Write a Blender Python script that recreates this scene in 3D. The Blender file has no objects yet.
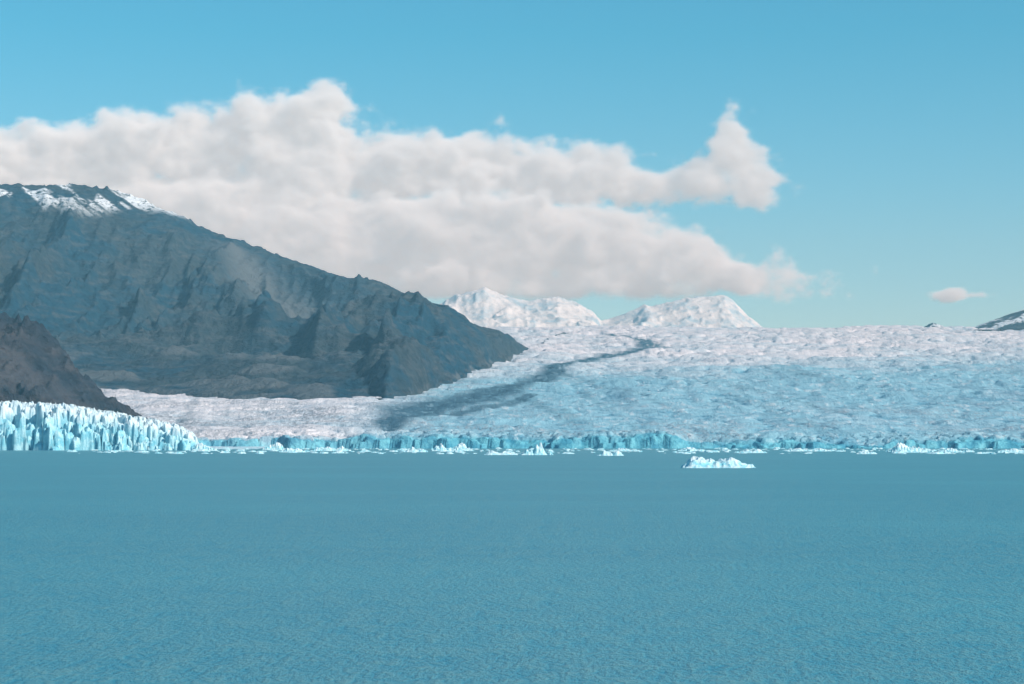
import bpy, math, numpy as np, random
from mathutils import Vector
scene=bpy.context.scene
scene.view_settings.view_transform='Standard'; scene.view_settings.look='None'; scene.view_settings.exposure=0; scene.view_settings.gamma=1
# ---------------------------------------------------------------- noise
_r=np.random.RandomState(7); TAB=_r.rand(256,256); TAB2=_r.rand(256,256); TAB3=_r.rand(256,256)
def vn(x,y,s=0):
    x=np.asarray(x,float)+s*17.31; y=np.asarray(y,float)+s*9.77
    xi=np.floor(x).astype(int); yi=np.floor(y).astype(int)
    fx=x-xi; fy=y-yi
    fx=fx**3*(fx*(fx*6-15)+10); fy=fy**3*(fy*(fy*6-15)+10)
    a=TAB[xi&255,yi&255]; b=TAB[(xi+1)&255,yi&255]; c=TAB[xi&255,(yi+1)&255]; d=TAB[(xi+1)&255,(yi+1)&255]
    return (a*(1-fx)+b*fx)*(1-fy)+(c*(1-fx)+d*fx)*fy
def worley(x,y,s=0):
    """returns F1, F2-F1, random id, cell-centre x,y"""
    x=x+s*11.3; y=y+s*7.7
    xi=np.floor(x).astype(int); yi=np.floor(y).astype(int)
    f1=np.full(x.shape,9.);f2=f1.copy();idv=np.zeros(x.shape);cx=np.zeros(x.shape);cy=np.zeros(x.shape)
    for i in (-1,0,1):
        for j in (-1,0,1):
            a=(xi+i)&255;b=(yi+j)&255
            px=xi+i+TAB[a,b];py=yi+j+TAB2[a,b]; d=np.hypot(px-x,py-y)
            k=d<f1; f2=np.where(k,f1,np.minimum(f2,d)); idv=np.where(k,TAB3[a,b],idv); cx=np.where(k,px,cx); cy=np.where(k,py,cy); f1=np.where(k,d,f1)
    return f1,f2-f1,idv,cx-s*11.3,cy-s*7.7
def fbm(x,y,o=5,s=0,g=.5):
    t=0;a=1;n=0
    for i in range(o):
        cx,sx=math.cos(i*1.1),math.sin(i*1.1)
        t=t+a*vn((x*cx-y*sx)*2**i,(x*sx+y*cx)*2**i,s+i*3); n+=a; a*=g
    return t/n
def ridged(x,y,o=5,s=0,g=.5,rot=.9):
    t=0;a=1;n=0;w=1
    for i in range(o):
        cx,sx=math.cos(i*rot),math.sin(i*rot)
        v=1-np.abs(2*vn((x*cx-y*sx)*2**i,(x*sx+y*cx)*2**i,s+i*5)-1)
        v=v*v*w; w=np.clip(v*1.6,0,1); t=t+a*v; n+=a; a*=g
    return t/n
def ss(a,b,x):
    t=np.clip((x-a)/(b-a),0,1); return t*t*(3-2*t)
# ---------------------------------------------------------------- mesh helper
def grid_mesh(name,X,Y,Z,mat,attrs={},smooth=True,mask=None):
    nr,nc=X.shape
    me=bpy.data.meshes.new(name)
    co=np.stack([X,Y,Z],-1).reshape(-1,3).astype(np.float32)
    idx=np.arange(nr*nc).reshape(nr,nc)
    q=np.stack([idx[:-1,:-1],idx[:-1,1:],idx[1:,1:],idx[1:,:-1]],-1).reshape(-1,4)
    if mask is not None: q=q[mask.ravel()[q].any(1)]
    me.vertices.add(len(co)); me.vertices.foreach_set("co",co.ravel())
    me.loops.add(q.size); me.loops.foreach_set("vertex_index",q.ravel().astype(np.int32))
    me.polygons.add(len(q)); me.polygons.foreach_set("loop_start",np.arange(0,q.size,4,dtype=np.int32))
    me.update(calc_edges=True)
    if smooth: me.polygons.foreach_set("use_smooth",np.ones(len(q),bool))
    for k,v in attrs.items():
        a=me.attributes.new(k,'FLOAT','POINT'); a.data.foreach_set("value",np.ascontiguousarray(v,dtype=np.float32).ravel())
    me.materials.append(mat)
    ob=bpy.data.objects.new(name,me); scene.collection.objects.link(ob); return ob
# ---------------------------------------------------------------- node helper
class N:
    def __init__(s,nt): s.nt=nt
    def n(s,t,ins={},**kw):
        nd=s.nt.nodes.new(t)
        for k,v in kw.items(): setattr(nd,k,v)
        for k,v in ins.items():
            if isinstance(v,bpy.types.NodeSocket): s.nt.links.new(v,nd.inputs[k])
            else: nd.inputs[k].default_value=v
        return nd
    def m(s,op,a,b=0.0,clamp=False):
        return s.n('ShaderNodeMath',{0:a,1:b},operation=op,use_clamp=clamp).outputs[0]
    def noise(s,vec,scale,detail=4,rough=.55,dist=0):
        return s.n('ShaderNodeTexNoise',{'Vector':vec,'Scale':scale,'Detail':detail,'Roughness':rough,'Distortion':dist}).outputs[0]
    def ramp(s,f,a,b):
        return s.n('ShaderNodeMapRange',{0:f,1:a,2:b,3:0.0,4:1.0},clamp=True).outputs[0]
    def mix(s,f,a,b,bt='MIX'):
        nd=s.nt.nodes.new('ShaderNodeMix'); nd.data_type='RGBA'; nd.blend_type=bt
        for i,v in ((0,f),(6,a),(7,b)):
            if isinstance(v,bpy.types.NodeSocket): s.nt.links.new(v,nd.inputs[i])
            else: nd.inputs[i].default_value=(v if i==0 else (*v,1))
        return nd.outputs[2]
def newmat(name):
    m=bpy.data.materials.new(name); m.use_nodes=True; m.node_tree.nodes.clear()
    h=N(m.node_tree); out=h.n('ShaderNodeOutputMaterial'); return m,h,out
def attr(h,n): return h.n('ShaderNodeAttribute',attribute_name=n).outputs['Fac']
def finish(h,out,col,rough,bump=None,bs=.5,bd=1.0,spec=.3,normal=None):
    b=h.n('ShaderNodeBsdfPrincipled',{'Base Color':col,'Roughness':rough,'Specular IOR Level':spec})
    if bump is not None:
        bn=h.n('ShaderNodeBump',{'Strength':bs,'Distance':bd,'Height':bump}); h.nt.links.new(bn.outputs[0],b.inputs['Normal'])
    h.nt.links.new(b.outputs[0],out.inputs[0]); return b
# ---------------------------------------------------------------- materials
def mat_rock(name,c1,c2,c3,snow=None):
    m,h,o=newmat(name)
    p=h.n('ShaderNodeNewGeometry').outputs['Position']
    n1=h.noise(p,.0022,4,.6); n2=h.noise(p,.045,4,.65)
    sp=h.n('ShaderNodeMapping',{'Vector':p,'Scale':(1,1,5),'Rotation':(.25,.2,0)}).outputs[0]
    n3=h.noise(sp,.010,3,.6)
    c=h.mix(h.ramp(n1,.44,.56),c1,c2)
    c=h.mix(h.m('MULTIPLY',h.ramp(n3,.48,.66),.6),c,c3)
    c=h.mix(h.m('MULTIPLY',h.ramp(n2,.54,.36),.6),c,tuple(v*.35 for v in c1))
    sc=attr(h,'scree')
    c=h.mix(h.m('MULTIPLY',sc,h.ramp(n2,.1,.4)),c,tuple(min(1,v*1.35) for v in c3))
    if snow:
        c=h.mix(h.m('MULTIPLY',attr(h,'snow'),h.ramp(n2,.38,.50)),c,snow)
    finish(h,o,c,.9,n2,.7,24.0,.1); return m
M_rock=mat_rock('mountain_rock',(.010,.052,.088),(.038,.060,.074),(.085,.098,.106),(.70,.78,.83))  # bluish tones paint some of the distance haze into the rock colour
M_hill=mat_rock('hill_rock',(.026,.040,.058),(.050,.050,.058),(.085,.080,.084))

def mat_glacier():
    m,h,o=newmat('glacier_ice')
    p=h.n('ShaderNodeNewGeometry').outputs['Position']
    sp=h.n('ShaderNodeMapping',{'Vector':p,'Scale':(1,.30,1)}).outputs[0]
    fl=h.n('ShaderNodeMapping',{'Vector':p,'Scale':(1,.06,.0),'Rotation':(0,0,.12)}).outputs[0]
    n1=h.noise(sp,.046,4,.7); n2=h.noise(sp,.15,3,.7); n3=h.noise(p,.0022,3,.6); n4=h.noise(fl,.013,4,.65)
    blue=attr(h,'blue'); cav=attr(h,'cav'); mor=attr(h,'mor'); cliff=attr(h,'cliff'); dust=attr(h,'dust')
    bf=h.m('ADD',blue,h.m('MULTIPLY',h.m('SUBTRACT',n3,.5),.7),True)
    c=h.mix(bf,(.66,.65,.68),(.23,.45,.55))
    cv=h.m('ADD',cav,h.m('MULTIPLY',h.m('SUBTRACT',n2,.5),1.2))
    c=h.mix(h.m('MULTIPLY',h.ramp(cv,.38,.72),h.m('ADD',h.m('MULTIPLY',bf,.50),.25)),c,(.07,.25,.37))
    c=h.mix(h.m('MULTIPLY',h.ramp(n1,.54,.66),.42),c,(.74,.74,.75))
    c=h.mix(h.m('MULTIPLY',h.ramp(n4,.50,.66),h.m('ADD',h.m('MULTIPLY',bf,.35),.22)),c,(.14,.27,.36))
    c=h.mix(h.m('MULTIPLY',dust,h.ramp(n2,.42,.6)),c,(.27,.29,.32))
    c=h.mix(h.m('MULTIPLY',mor,h.ramp(n1,.2,.48)),c,(.045,.11,.16))
    cc=h.mix(h.ramp(n1,.40,.62),(.03,.25,.38),(.14,.50,.61))
    c=h.mix(cliff,c,cc)
    finish(h,o,c,.7,n1,.8,9,.2); return m
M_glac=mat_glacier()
def mat_ice(name,light,dark,k=1):
    m,h,o=newmat(name)
    g=h.n('ShaderNodeNewGeometry'); p=g.outputs['Position']
    n1=h.noise(p,.06*k,4,.65)
    c=h.mix(h.ramp(n1,.40,.60),dark,light)
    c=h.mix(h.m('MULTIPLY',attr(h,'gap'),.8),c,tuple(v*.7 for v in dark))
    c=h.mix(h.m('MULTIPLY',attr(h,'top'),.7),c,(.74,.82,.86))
    b=finish(h,o,c,.5,n1,.6,5/k,.3); return m
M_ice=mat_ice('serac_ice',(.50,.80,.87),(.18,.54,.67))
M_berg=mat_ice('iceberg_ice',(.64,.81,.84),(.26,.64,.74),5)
def mat_snow():
    m,h,o=newmat('snow_peaks')
    p=h.n('ShaderNodeNewGeometry').outputs['Position']
    n=h.noise(p,.006,5,.65)
    c=h.mix(h.m('MULTIPLY',h.ramp(n,.48,.62),.75),(.62,.63,.64),(.28,.43,.52))
    finish(h,o,c,.8,n,.6,40,.1); return m
M_snow=mat_snow()
def mat_water():
    m,h,o=newmat('lake_water')
    p=h.n('ShaderNodeNewGeometry').outputs['Position']
    def st(sx,sy,rz=0): return h.n('ShaderNodeMapping',{'Vector':p,'Scale':(sx,sy,1),'Rotation':(0,0,rz)}).outputs[0]
    w1=h.noise(st(1.6,.8,.1),1,3,.7)
    w2=h.noise(st(.36,.16,.1),1,3,.65)
    w3=h.noise(st(.004,.008,.02),1,4,.6)
    s=h.m('ADD',h.m('MULTIPLY',w1,.6),h.m('MULTIPLY',w2,.4))
    c=h.mix(h.ramp(s,.38,.62),(.022,.222,.315),(.120,.290,.315))
    c=h.mix(h.m('MULTIPLY',h.ramp(w3,.45,.62),.35),c,(.09,.33,.38))
    finish(h,o,c,.4,s,.8,.8,.22); return m
M_water=mat_water()
# ---------------------------------------------------------------- lake
def plane(name,x0,x1,y0,y1,z,mat):
    me=bpy.data.meshes.new(name); me.from_pydata([(x0,y0,z),(x1,y0,z),(x1,y1,z),(x0,y1,z)],[],[(0,1,2,3)]); me.materials.append(mat)
    ob=bpy.data.objects.new(name,me); scene.collection.objects.link(ob); return ob
plane('lake_water',-40000,40000,-6000,40000,0,M_water)
# ---------------------------------------------------------------- glacier
def gz(y): return 25+(y-4000)*.0857+ss(7500,10300,y)*32
def segdist(X,Y,pts):
    d=np.full(X.shape,1e9)
    for (ax,ay,aw),(bx,by,bw) in zip(pts[:-1],pts[1:]):
        vx,vy=bx-ax,by-ay; t=np.clip(((X-ax)*vx+(Y-ay)*vy)/(vx*vx+vy*vy),0,1)
        dd=np.hypot(X-ax-t*vx,Y-ay-t*vy); w=aw+(bw-aw)*t
        d=np.minimum(d,dd/w)
    return d
rows=[3985.0]
while rows[-1]<12500:
    y=rows[-1]; rows.append(y+(1.5 if y<4080 else min(24,1.5+(y-4080)*.006)))
ys=np.array(rows); u=np.linspace(-.42,.42,1300)
U,Y=np.meshgrid(u,ys); X=U*Y
f1,ed,cid,ccx,ccy=worley(X/21+1.2*vn(X/30,Y/30,3),Y/12,2); CY=ccy*12
yfc=4020+60*(fbm(ccx*21/160,ccx*0,4,3)-.5)+24*(fbm(ccx*21/45,ccx*0,2,5)-.5)
e=CY-yfc
near=1-ss(60,160,Y-4020)
top=gz(Y)-1+6*(fbm(X/60,Y/60,4,9)-.5)*2
top+= -7*ss(150,700,X)*np.exp(-np.clip(Y-4020,0,1e9)/150)
top+= near*((cid-.5)*6-(1-ss(.0,.2,ed))*4+16*(fbm(X/110,Y/300,4,14)-.5)*2)
amp=np.clip(5+(Y-4000)*.0028,5,16)
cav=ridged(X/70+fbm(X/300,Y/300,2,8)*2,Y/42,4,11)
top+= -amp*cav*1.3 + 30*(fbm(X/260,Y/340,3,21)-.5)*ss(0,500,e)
top+= 18*ss(7000,9500,Y)*(fbm(X/900,Y/900,2,31)-.5)
top-= ss(10600,12500,Y)*260
ris=ss(-2,3,e)*.80+ss(0,40,e+(cid-.5)*30)*.20
Z=np.where(e<-2,-6,-6+(np.maximum(top,4)+6)*np.where(Y>4120,1,ris))
wob=260*(fbm(X/420,Y/420,4,77)-.5)
mor_main=segdist(X+wob*.35,Y+wob,[(470,9700,14),(600,9000,45),(620,8500,65),(360,7800,50),(190,7200,38),(130,6500,60),(-20,5750,70),(-130,5200,110),(-230,4750,95),(-262,4350,55),(-270,4120,25)])
mor_b=segdist(X,Y+wob,[(60,5400,20),(-40,4950,45),(-150,4650,50),(-240,4500,50)])
mor=np.maximum(1-ss(.35,1.35,mor_main),.8*(1-ss(.4,1.2,mor_b)))
streak=fbm((X+Y*.10)/45,Y/1500,4,41)
mor=np.clip(mor+.35*ss(.58,.74,streak)*ss(0,300,e)*(1-ss(6000,7500,Y)),0,1)
band=fbm(X/420,Y/70+X/900,4,43)
blue=np.clip(1.15-ss(5200,8200,Y+(X-500)*-.5)*1.2,0,1)*ss(-450,-100,X)+.04
blue=np.clip(blue+.3*(fbm(X/300,Y/600,3,51)-.5)+.25*ss(.5,.68,band),0,1)
dust=np.clip(.7*(1-ss(-450,0,X))*ss(.40,.62,fbm(X/120,Y/90,4,61)) + .5*(1-ss(4300,5600,Y))*ss(.48,.66,fbm(X/220,Y/120,3,62)),0,1)
dust=np.clip(dust+.25*ss(6500,8500,Y)*ss(.5,.7,fbm(X/300,Y/60,3,63)),0,1)
cliff=(1-ss(14,40,e+(cid-.5)*24))*.92
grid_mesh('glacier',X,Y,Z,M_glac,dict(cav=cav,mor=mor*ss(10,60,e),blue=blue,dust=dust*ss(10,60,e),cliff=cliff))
# ---------------------------------------------------------------- glacier front tongue on the left
ys=[3170.0]
while ys[-1]<4080: ys.append(ys[-1]+(1.2 if ys[-1]<3320 else 1.2+(ys[-1]-3320)*.03))
xs=np.arange(-1500,-470,1.2); X,Y=np.meshgrid(xs,np.array(ys))
wx=X+6*(vn(X/9,Y/9,7)-.5)*2; wy=Y+6*(vn(X/9,Y/9,8)-.5)*2
f1,ed,cid,ccx,ccy=worley(wx/15,wy/13,5); CX=ccx*15; CY=ccy*13
f1b,edb,cidb,_,_=worley(wx/6,wy/6,9)
yf=3215+60*(fbm(CX/110,CX*0,3,71)-.5)+30*(vn(CX/25,CX*0,74)-.5)+(CX+700)*-.02
tp=np.interp(X+(Y-3200)*.17,[-1500,-900,-820,-740,-660,-580,-530,-505,-492],[80,74,73,71,60,46,36,22,-8])
e=CY-yf
ris=np.where(e<-6,0,np.clip(.40+ss(0,75,e)*.6+(cid-.5)*.42,.12,1.08))
Z=-6+(np.maximum(tp,-6)+6)*ris
k=np.clip((tp+6)/50,0,1)
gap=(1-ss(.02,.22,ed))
Z=np.where(ris>0,Z-gap*20*k-f1*11*k+(cidb-.5)*7*k-(1-ss(0,.2,edb))*3*k+(Y-3200)*.012,Z)
Z=np.maximum(Z,-6)
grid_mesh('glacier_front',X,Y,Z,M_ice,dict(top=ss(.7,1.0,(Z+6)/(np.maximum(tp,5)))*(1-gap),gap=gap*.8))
# ---------------------------------------------------------------- big mountain
xs=np.linspace(-4200,300,680); ysn=np.linspace(5000,10800,680); X,Y=np.meshgrid(xs,ysn)
yfoot=np.interp(X,[-4200,-1500,-1088,-842,-550,-337,-275,-187,-77,52,150,400],[5600,5700,5620,5395,5185,5105,5395,6030,6978,8079,9000,10500])
yfoot=yfoot+90*(fbm(X/150,Y/400,3,81)-.5)+380*(fbm(X/130,X*0,3,180)-.5)*ss(-380,-250,X)
ytoe=np.interp(X,[-4200,-983,-668,-450,-330,-250,-187,52,400],[6300,6300,6150,5650,5180,5560,6100,8120,10600])
ytoe=np.maximum(ytoe,yfoot+30)+120*(fbm(X/200,Y/500,3,82)-.5)
ridge=np.interp(X,[-4200,-3500,-2600,-2176,-1857,-1730,-1475,-1262,-1090,-901,-689,-476,-264,-51,55,120,300],
   [900,1000,1100,1108,1112,1102,1008,905,850,776,699,614,508,431,395,300,100])
yr=np.maximum(8500+300*(fbm(X/700,X*0,2,83)-.5),ytoe+150)
hum=fbm(X/170,Y/120,5,181)
base=gz(Y)-12+(60*ss(0,700,Y-yfoot)+14+(hum-.5)*80*ss(0,200,Y-yfoot))*ss(-20,40,Y-yfoot)
base=np.where(Y<yfoot,gz(Y)-14-(yfoot-Y)*.3,base)
t=np.clip((Y-ytoe)/(yr-ytoe),0,1)
prof=.66*t**.85+.34*ss(0,1,t)
zf=base+(ridge-base)*prof
rg=ridged(X/680+.35*fbm(X/300,Y/300,3,84),Y/1300,5,85,.42)
gw=X+90*(fbm(X/400,Y/400,3,182)-.5)
rg2=ridged(gw/190,Y/1100,4,86,.5,.25)
rg3=ridged(gw/75,Y/420,4,186,.5,.35)
env=np.sin(np.pi*np.clip(t,0,1)*.97)**.8*np.clip((ridge-base)/400,0.12,1)*(1-.7*ss(.6,1,t))
Z=zf+env*((rg-.42)*400+(rg2-.4)*140+(rg3-.4)*65)
rib=segdist(X,Y,[(-1180,8000,130),(-1040,7650,150),(-930,7200,150),(-880,6850,120)])
Z+=np.exp(-rib**2)*130*ss(6500,7000,Y)*(1-ss(7500,8200,Y))
fine=(ridged(X/45,Y/45,4,87)-.4)
Z+=fine*np.where(t>0,6+16*np.clip(env+.2,0,1),6)
back=np.clip(Y-yr,0,None); Z=np.where(Y>yr,ridge-back*.45+fine*16,Z)
Z+=24*(fbm(X/60,Y/200,4,88)-.5)*ss(.85,1,t)
snow=ss(940,1030,Z+130*(fbm(X/160,Y/160,3,89)-.5))*ss(.52,.58,fbm(X/75+Z/60,Y/260,4,90))*(X<-1250)
gy,gx=np.gradient(Z,ysn,xs); sl=np.hypot(gx,gy)
scree=np.exp(-segdist(X,Y,[(-1150,8300,90),(-900,7700,170),(-750,7200,130)])**2)*.95
scree=np.clip(scree+.6*(1-ss(.25,.5,sl))*(t>0)*(Z<600)*(fbm(X/200,Y/200,3,91)>.5)+(t<=0)*.7*ss(.5,.65,hum),0,1)
grid_mesh('mountain',X,Y,Z,M_rock,dict(snow=snow,scree=scree),mask=Z>gz(Y)-60)
# ---------------------------------------------------------------- near dark hill on left
xs=np.linspace(-2600,-640,420); ysn=np.linspace(3500,5300,360); X,Y=np.meshgrid(xs,ysn)
prof=np.interp(X,[-2600,-2000,-1400,-1101,-1015,-940,-864,-800,-746,-700],[620,540,420,290,245,172,105,70,22,-40])
d=np.abs(Y-4300)
Z=prof-d*(.30+.1*fbm(X/100,Y/100,2,92))*np.clip(prof/250,.15,1)
Z+=(ridged(X/150,Y/190,6,93,.6)-.45)*80*np.clip(prof/200,.1,1)+(ridged(X/30,Y/30,3,94)-.4)*20
grid_mesh('hill',X,Y,Z,M_hill,dict(scree=np.clip(fbm(X/90,Y/90,3,95)*2-1,0,1)*.6))
# ---------------------------------------------------------------- snow peaks far behind
xs=np.linspace(-1400,2400,420); ysn=np.linspace(13000,15400,260); X,Y=np.meshgrid(xs,ysn)
prof=np.interp(X,[-1400,-700,-560,-400,-190,-60,120,320,470,620,800,1000,1190,1330,1480,1620,1750,2400],
  [920,940,970,1030,1095,1045,1010,1035,990,870,930,975,1020,1035,1040,930,810,600])
t=np.clip(1-np.abs(Y-14000)/1000,-1,1)
Z=600+(prof-600)*t+(ridged(X/330,Y/400,6,96,.5)-.42)*130*np.clip(1.2-np.abs(t),.25,1)+(ridged(X/70,Y/70,3,97)-.4)*18
grid_mesh('snow_mountain',X,Y,Z,M_snow)
def mound(name,cx,cy,rx,ry,h,base,seed):
    a=np.linspace(-1.3,1.3,120); A,B=np.meshgrid(a,a); r=np.hypot(A,B)
    Zm=base-40+(h+40)*np.clip(1-r/1.25,0,1)**.8*(.75+.5*fbm(A*3,B*3,4,seed))
    grid_mesh(name,cx+A*rx,cy+B*ry,Zm,M_rock,dict(snow=ss(.5,.6,fbm(A*3,B*5,4,seed+1)),scree=np.zeros_like(A)))
mound('rocky_nunatak',2820,10700,330,300,115,630,5)
mound('rocky_nunatak',2300,10900,120,120,22,632,6)
# ---------------------------------------------------------------- icebergs
def iceberg(cx,cy,L,W,prof,seed,yaw=0,rough=.22):
    nx,ny=150,60
    a=np.linspace(-1,1,nx); b=np.linspace(-1,1,ny); A,B=np.meshgrid(a,b)
    outline=1-.35*(fbm(A*2,B*0,3,seed)-.5)
    H=np.interp(A,np.linspace(-1,1,len(prof)),prof); hm=max(prof)
    edge=1-np.abs(B)/outline+.12*(fbm(A*L/6,B*W/6,3,seed+9)-.5); k=ss(0,.75,edge)*ss(0,.08,1-np.abs(A))
    Zb=H*k*(1-.35*(B>0)*np.abs(B))+hm*rough*(ridged(A*L/7,B*W/7,4,seed+2)-.5)*2*k+hm*.3*(vn(A*L/5,B*W/5,seed+4)-.5)*k
    Zb=np.where(k<=0.02,-1.0,Zb-.35)
    Xb=A*L/2; Yb=B*W/2
    c,s=math.cos(yaw),math.sin(yaw)
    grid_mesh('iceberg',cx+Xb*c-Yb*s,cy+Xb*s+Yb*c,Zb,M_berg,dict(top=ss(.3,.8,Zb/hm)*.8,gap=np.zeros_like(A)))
iceberg(115.5,1120,43,26,[.3,2.6,6.8,6.0,4.8,4.4,4.0,5.0,5.6,4.2,2.8,1.2,.2],101,0,.16)
iceberg(-12,2150,38,16,[.3,2.5,4.5,3.5,2.2,4.2,3.0,2.0,1.0],103)
iceberg(27,2140,36,14,[.3,4.0,4.6,3.4,12,11,3.0,2.6,.5],107)
iceberg(101,2050,28,14,[.3,2.0,5.5,3.4,2.2,6.0,3.0,.3],109)
iceberg(-270,3000,60,22,[.3,5,3,6,4,3,7,2,.5],111)
iceberg(-290,2650,40,18,[.3,3,6,4,5,2,.4],113)
iceberg(-90,3000,66,22,[.3,6,10,4,3,8,12,5,.5],115)
iceberg(-130,2700,34,16,[.3,4,7,3,5,.4],117)
iceberg(520,2600,60,24,[.3,8,12,9,6,7,5,4,2,.4],119)
iceberg(600,2700,50,18,[.3,4,6,3,2,4,.4],121)
iceberg(650,2550,70,18,[.3,3,4,5,3,6,4,2,.4],123)
iceberg(270,3000,46,18,[.3,3,6,4,2,.4],125)
iceberg(430,2900,70,20,[.3,2,5,3,2,4,3,.4],127)
iceberg(165,2900,50,18,[.3,3,5,3,2,.4],129)
iceberg(-470,3050,45,18,[.3,6,12,7,4,.4],131)
iceberg(-390,3300,45,18,[.3,5,9,13,4,.4],133)
iceberg(408,2300,26,12,[.3,2,3.6,2,2.6,.4],135)
iceberg(-212,2450,24,12,[.3,2,3,4,1.6,.4],137)
iceberg(300,2500,40,14,[.3,2,4.5,3,5,2.6,.4],139)
rnd=random.Random(4); vs=[];fs=[]
for i in range(560):
    y=rnd.uniform(2300,3900); x=rnd.uniform(-.22,.27)*y
    s=rnd.uniform(1.5,7)*rnd.random()**.5; hh=s*rnd.uniform(.15,.5); k=7; b=len(vs); ph=rnd.random()*6
    for j in range(k):
        a=ph+j*2*math.pi/k; r=s*rnd.uniform(.7,1.3); vs.append((x+r*1.5*math.cos(a),y+r*math.sin(a),-.3))
    for j in range(k):
        a=ph+j*2*math.pi/k; r=s*rnd.uniform(.3,.8); vs.append((x+r*1.5*math.cos(a),y+r*math.sin(a),hh*rnd.uniform(.6,1.4)))
    vs.append((x,y,hh*1.2))
    for j in range(k):
        j2=(j+1)%k; fs.append((b+j,b+j2,b+k+j2,b+k+j)); fs.append((b+k+j,b+k+j2,b+2*k))
me=bpy.data.meshes.new('brash_ice'); me.from_pydata(vs,[],fs); me.materials.append(M_berg)
scene.collection.objects.link(bpy.data.objects.new('brash_ice',me))
# ---------------------------------------------------------------- clouds: vapour volume
PUFF=[(-4.79,18.3,2.52,.65,.45,.42),(-4.07,18.4,2.62,.70,.45,.38),(-3.44,18.3,2.66,.62,.45,.42),(-2.81,18.4,2.68,.62,.45,.44),
(-2.27,18.3,2.90,.46,.40,.40),(-1.77,18.2,2.88,.44,.40,.42),(-1.91,18.2,2.44,.70,.5,.42),(-1.10,18.3,2.54,.62,.45,.40),
(-.56,18.2,2.50,.58,.4,.40),(.07,18.3,2.46,.58,.4,.38),(.61,18.2,2.42,.54,.4,.34),(1.15,18.3,2.36,.50,.35,.27),
(1.69,18.2,2.36,.44,.3,.28),(2.02,18.2,2.66,.30,.27,.48),(2.25,18.2,2.38,.34,.25,.32),(-3.7,18.3,2.15,1.3,.5,.35),(-2.36,18.2,2.1,1.3,.5,.42),
(-1.73,18.0,1.80,1.1,.5,.47),(-.74,17.9,1.82,.95,.5,.45),(.07,17.8,1.84,.75,.5,.42),(.70,17.9,1.80,.68,.5,.38),(1.33,17.8,1.67,.6,.45,.30),
(1.87,17.9,1.54,.62,.4,.23),(2.42,17.9,1.45,.55,.3,.17),(-.56,17.9,1.42,.9,.5,.27),(.79,17.9,1.45,1.2,.5,.22),(1.9,17.9,1.42,.9,.4,.16)]
PUFF2=[(4.0,18.1,1.34,.24,.2,.06),(4.18,18.1,1.33,.2,.2,.045)]
def cloud(name,puffs,lo,hi,vox,mat,k=1.0,zbase=None):
    ng=bpy.data.node_groups.new(name+'_nodes','GeometryNodeTree')
    ng.interface.new_socket('Geometry',in_out='OUTPUT',socket_type='NodeSocketGeometry')
    h=N(ng); out=h.n('NodeGroupOutput'); pos=h.n('GeometryNodeInputPosition').outputs[0]
    def vm(op,a,b):
        nd=h.n('ShaderNodeVectorMath',operation=op)
        for i,v in ((0,a),(1,b)):
            if isinstance(v,bpy.types.NodeSocket): ng.links.new(v,nd.inputs[i])
            elif v is not None: nd.inputs[i].default_value=v
        return nd
    wn=h.n('ShaderNodeTexNoise',{'Vector':pos,'Scale':.0021,'Detail':4.0})
    wv=vm('MULTIPLY',vm('SUBTRACT',wn.outputs['Color'],(.5,.5,.5)).outputs[0],(700*k,400*k,440*k)).outputs[0]
    P=vm('ADD',pos,wv).outputs[0]
    cur=None
    for (cx,cy,cz,rx,ry,rz) in puffs:
        q=vm('MULTIPLY',vm('SUBTRACT',P,(cx*1000,cy*1000,cz*1000)).outputs[0],(1/(rx*1000),1/(ry*1000),1/(rz*1000))).outputs[0]
        L=vm('LENGTH',q,None).outputs['Value']
        sd=h.m('MULTIPLY',h.m('SUBTRACT',L,1.0),min(rx,ry,rz)*1000)
        if cur is None: cur=sd
        else: cur=h.n('ShaderNodeMath',{0:cur,1:sd,2:90.0*k},operation='SMOOTH_MIN').outputs[0]
    for sc,am in ((.0028,180),(.0070,60)):
        v=h.n('ShaderNodeTexVoronoi',{'Vector':P,'Scale':sc},feature='SMOOTH_F1')
        v.inputs['Smoothness'].default_value=.6
        cur=h.m('ADD',cur,h.m('MULTIPLY',h.m('SUBTRACT',v.outputs['Distance'],.40),am*k))
    sq=h.n('ShaderNodeMapping',{'Vector':pos,'Scale':(.75,.9,1.25)}).outputs[0] if False else vm('MULTIPLY',pos,(.75,.9,1.3)).outputs[0]
    f=h.n('ShaderNodeTexNoise',{'Vector':sq,'Scale':.0044,'Detail':5.0,'Roughness':.70}).outputs[0]
    cur=h.m('ADD',cur,h.m('MULTIPLY',h.m('SUBTRACT',.5,f),540*k))
    if zbase:
        z=h.n('ShaderNodeSeparateXYZ',{0:pos}).outputs[2]
        fl=h.m('ADD',h.m('SUBTRACT',zbase,z),h.m('MULTIPLY',h.m('SUBTRACT',.5,f),220))
        cur=h.m('MAXIMUM',cur,fl)
    de=h.m('MULTIPLY',cur,-1/(140.0*k),True)
    de=h.m('POWER',de,1.8)
    res=[int((hi[i]-lo[i])/vox) for i in range(3)]
    vc=h.n('GeometryNodeVolumeCube',{'Density':de,'Background':0.0,'Min':lo,'Max':hi,'Resolution X':res[0],'Resolution Y':res[1],'Resolution Z':res[2]})
    sm=h.n('GeometryNodeSetMaterial',{'Geometry':vc.outputs[0],'Material':mat})
    ng.links.new(sm.outputs[0],out.inputs[0])
    me=bpy.data.meshes.new(name); ob=bpy.data.objects.new(name,me); scene.collection.objects.link(ob)
    me.materials.append(mat)
    md=ob.modifiers.new('cloud_volume','NODES'); md.node_group=ng; return ob
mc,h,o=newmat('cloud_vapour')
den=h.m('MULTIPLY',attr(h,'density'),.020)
sc=h.n('ShaderNodeVolumeScatter',{'Color':(1,1,1,1),'Density':den,'Anisotropy':-.4})
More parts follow.
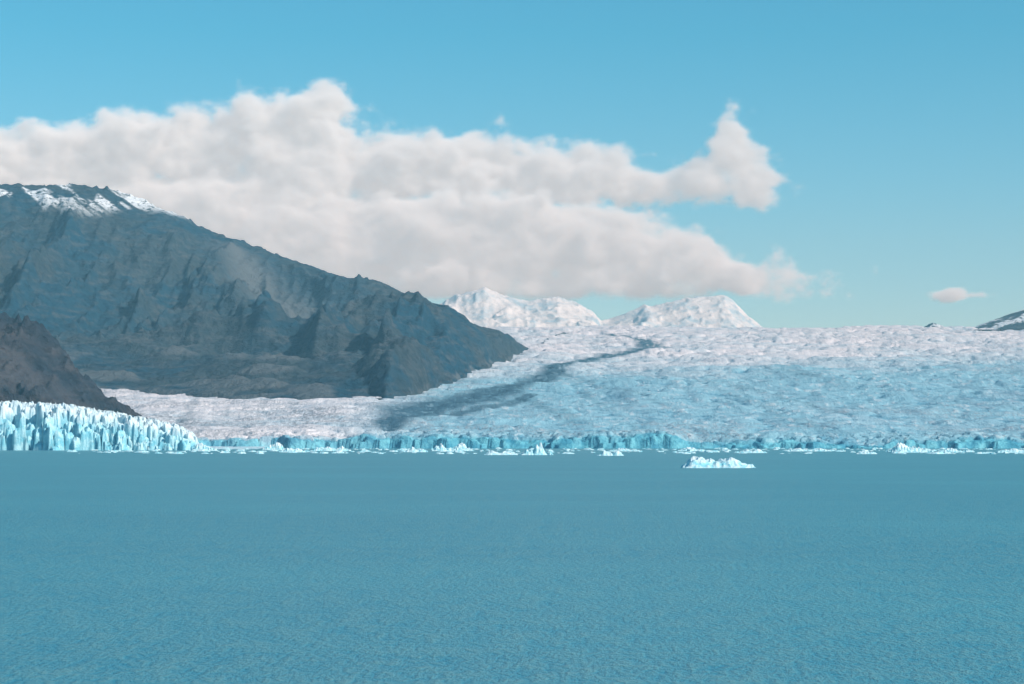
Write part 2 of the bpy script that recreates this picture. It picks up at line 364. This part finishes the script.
em=h.n('ShaderNodeEmission',{'Color':(.92,.96,.98,1),'Strength':h.m('MULTIPLY',den,.34)})  # even glow added in place of sunlight scattered repeatedly inside the cloud
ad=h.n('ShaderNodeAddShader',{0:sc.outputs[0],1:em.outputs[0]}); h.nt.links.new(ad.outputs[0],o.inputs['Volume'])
mc.cycles.volume_step_rate=3.0
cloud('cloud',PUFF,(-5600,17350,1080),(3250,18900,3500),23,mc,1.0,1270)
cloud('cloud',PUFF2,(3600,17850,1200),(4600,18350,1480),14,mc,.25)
# ---------------------------------------------------------------- atmospheric haze layer over the valley
mh,h,o=newmat('valley_haze')
sc=h.n('ShaderNodeVolumeScatter',{'Color':(.34,.78,1.0,1),'Density':4.4e-5,'Anisotropy':0.0}); h.nt.links.new(sc.outputs[0],o.inputs['Volume'])
me=bpy.data.meshes.new('haze'); x0,x1,y0,y1,z0,z1=-15000,15000,-3000,16800,-20,1700
me.from_pydata([(x,y,z) for z in (z0,z1) for y in (y0,y1) for x in (x0,x1)],[],[(0,2,3,1),(4,5,7,6),(0,1,5,4),(2,6,7,3),(0,4,6,2),(1,3,7,5)])
me.materials.append(mh); scene.collection.objects.link(bpy.data.objects.new('haze',me))
# ---------------------------------------------------------------- light
EL=math.radians(36); AZ=math.radians(120)
sd=Vector((math.sin(AZ)*math.cos(EL),math.cos(AZ)*math.cos(EL),math.sin(EL)))
w=bpy.data.worlds.new("World"); scene.world=w; w.use_nodes=True
nt=w.node_tree; bg=nt.nodes['Background']
h=N(nt); sky=h.n('ShaderNodeTexSky',sky_type='NISHITA',sun_disc=False,sun_elevation=EL,sun_rotation=AZ,altitude=200,air_density=1.0,dust_density=.3,ozone_density=1.0)
tc=h.n('ShaderNodeTexCoord').outputs['Generated']; zz=h.n('ShaderNodeSeparateXYZ',{0:tc}).outputs[2]
tn=h.mix(h.n('ShaderNodeMapRange',{0:zz,1:.02,2:.20,3:0.,4:1.}).outputs[0],(.78,1.02,1.24),(.29,1.03,1.18))
cc=h.mix(1.0,sky.outputs[0],tn,'MULTIPLY')
nt.links.new(cc,bg.inputs[0]); bg.inputs[1].default_value=.114
L=bpy.data.lights.new('sun','SUN'); L.energy=5.0; L.angle=math.radians(.5); L.color=(1,.93,.84)
lo=bpy.data.objects.new('sun',L); lo.rotation_euler=sd.to_track_quat('Z','Y').to_euler(); scene.collection.objects.link(lo)
# ---------------------------------------------------------------- camera
cam=bpy.data.cameras.new('camera'); cam.lens=70.3125; cam.sensor_width=36; cam.shift_y=99/1024; cam.clip_start=1; cam.clip_end=120000
co=bpy.data.objects.new('camera',cam); co.location=(0,0,15); co.rotation_euler=(math.radians(90),0,0); scene.collection.objects.link(co); scene.camera=co
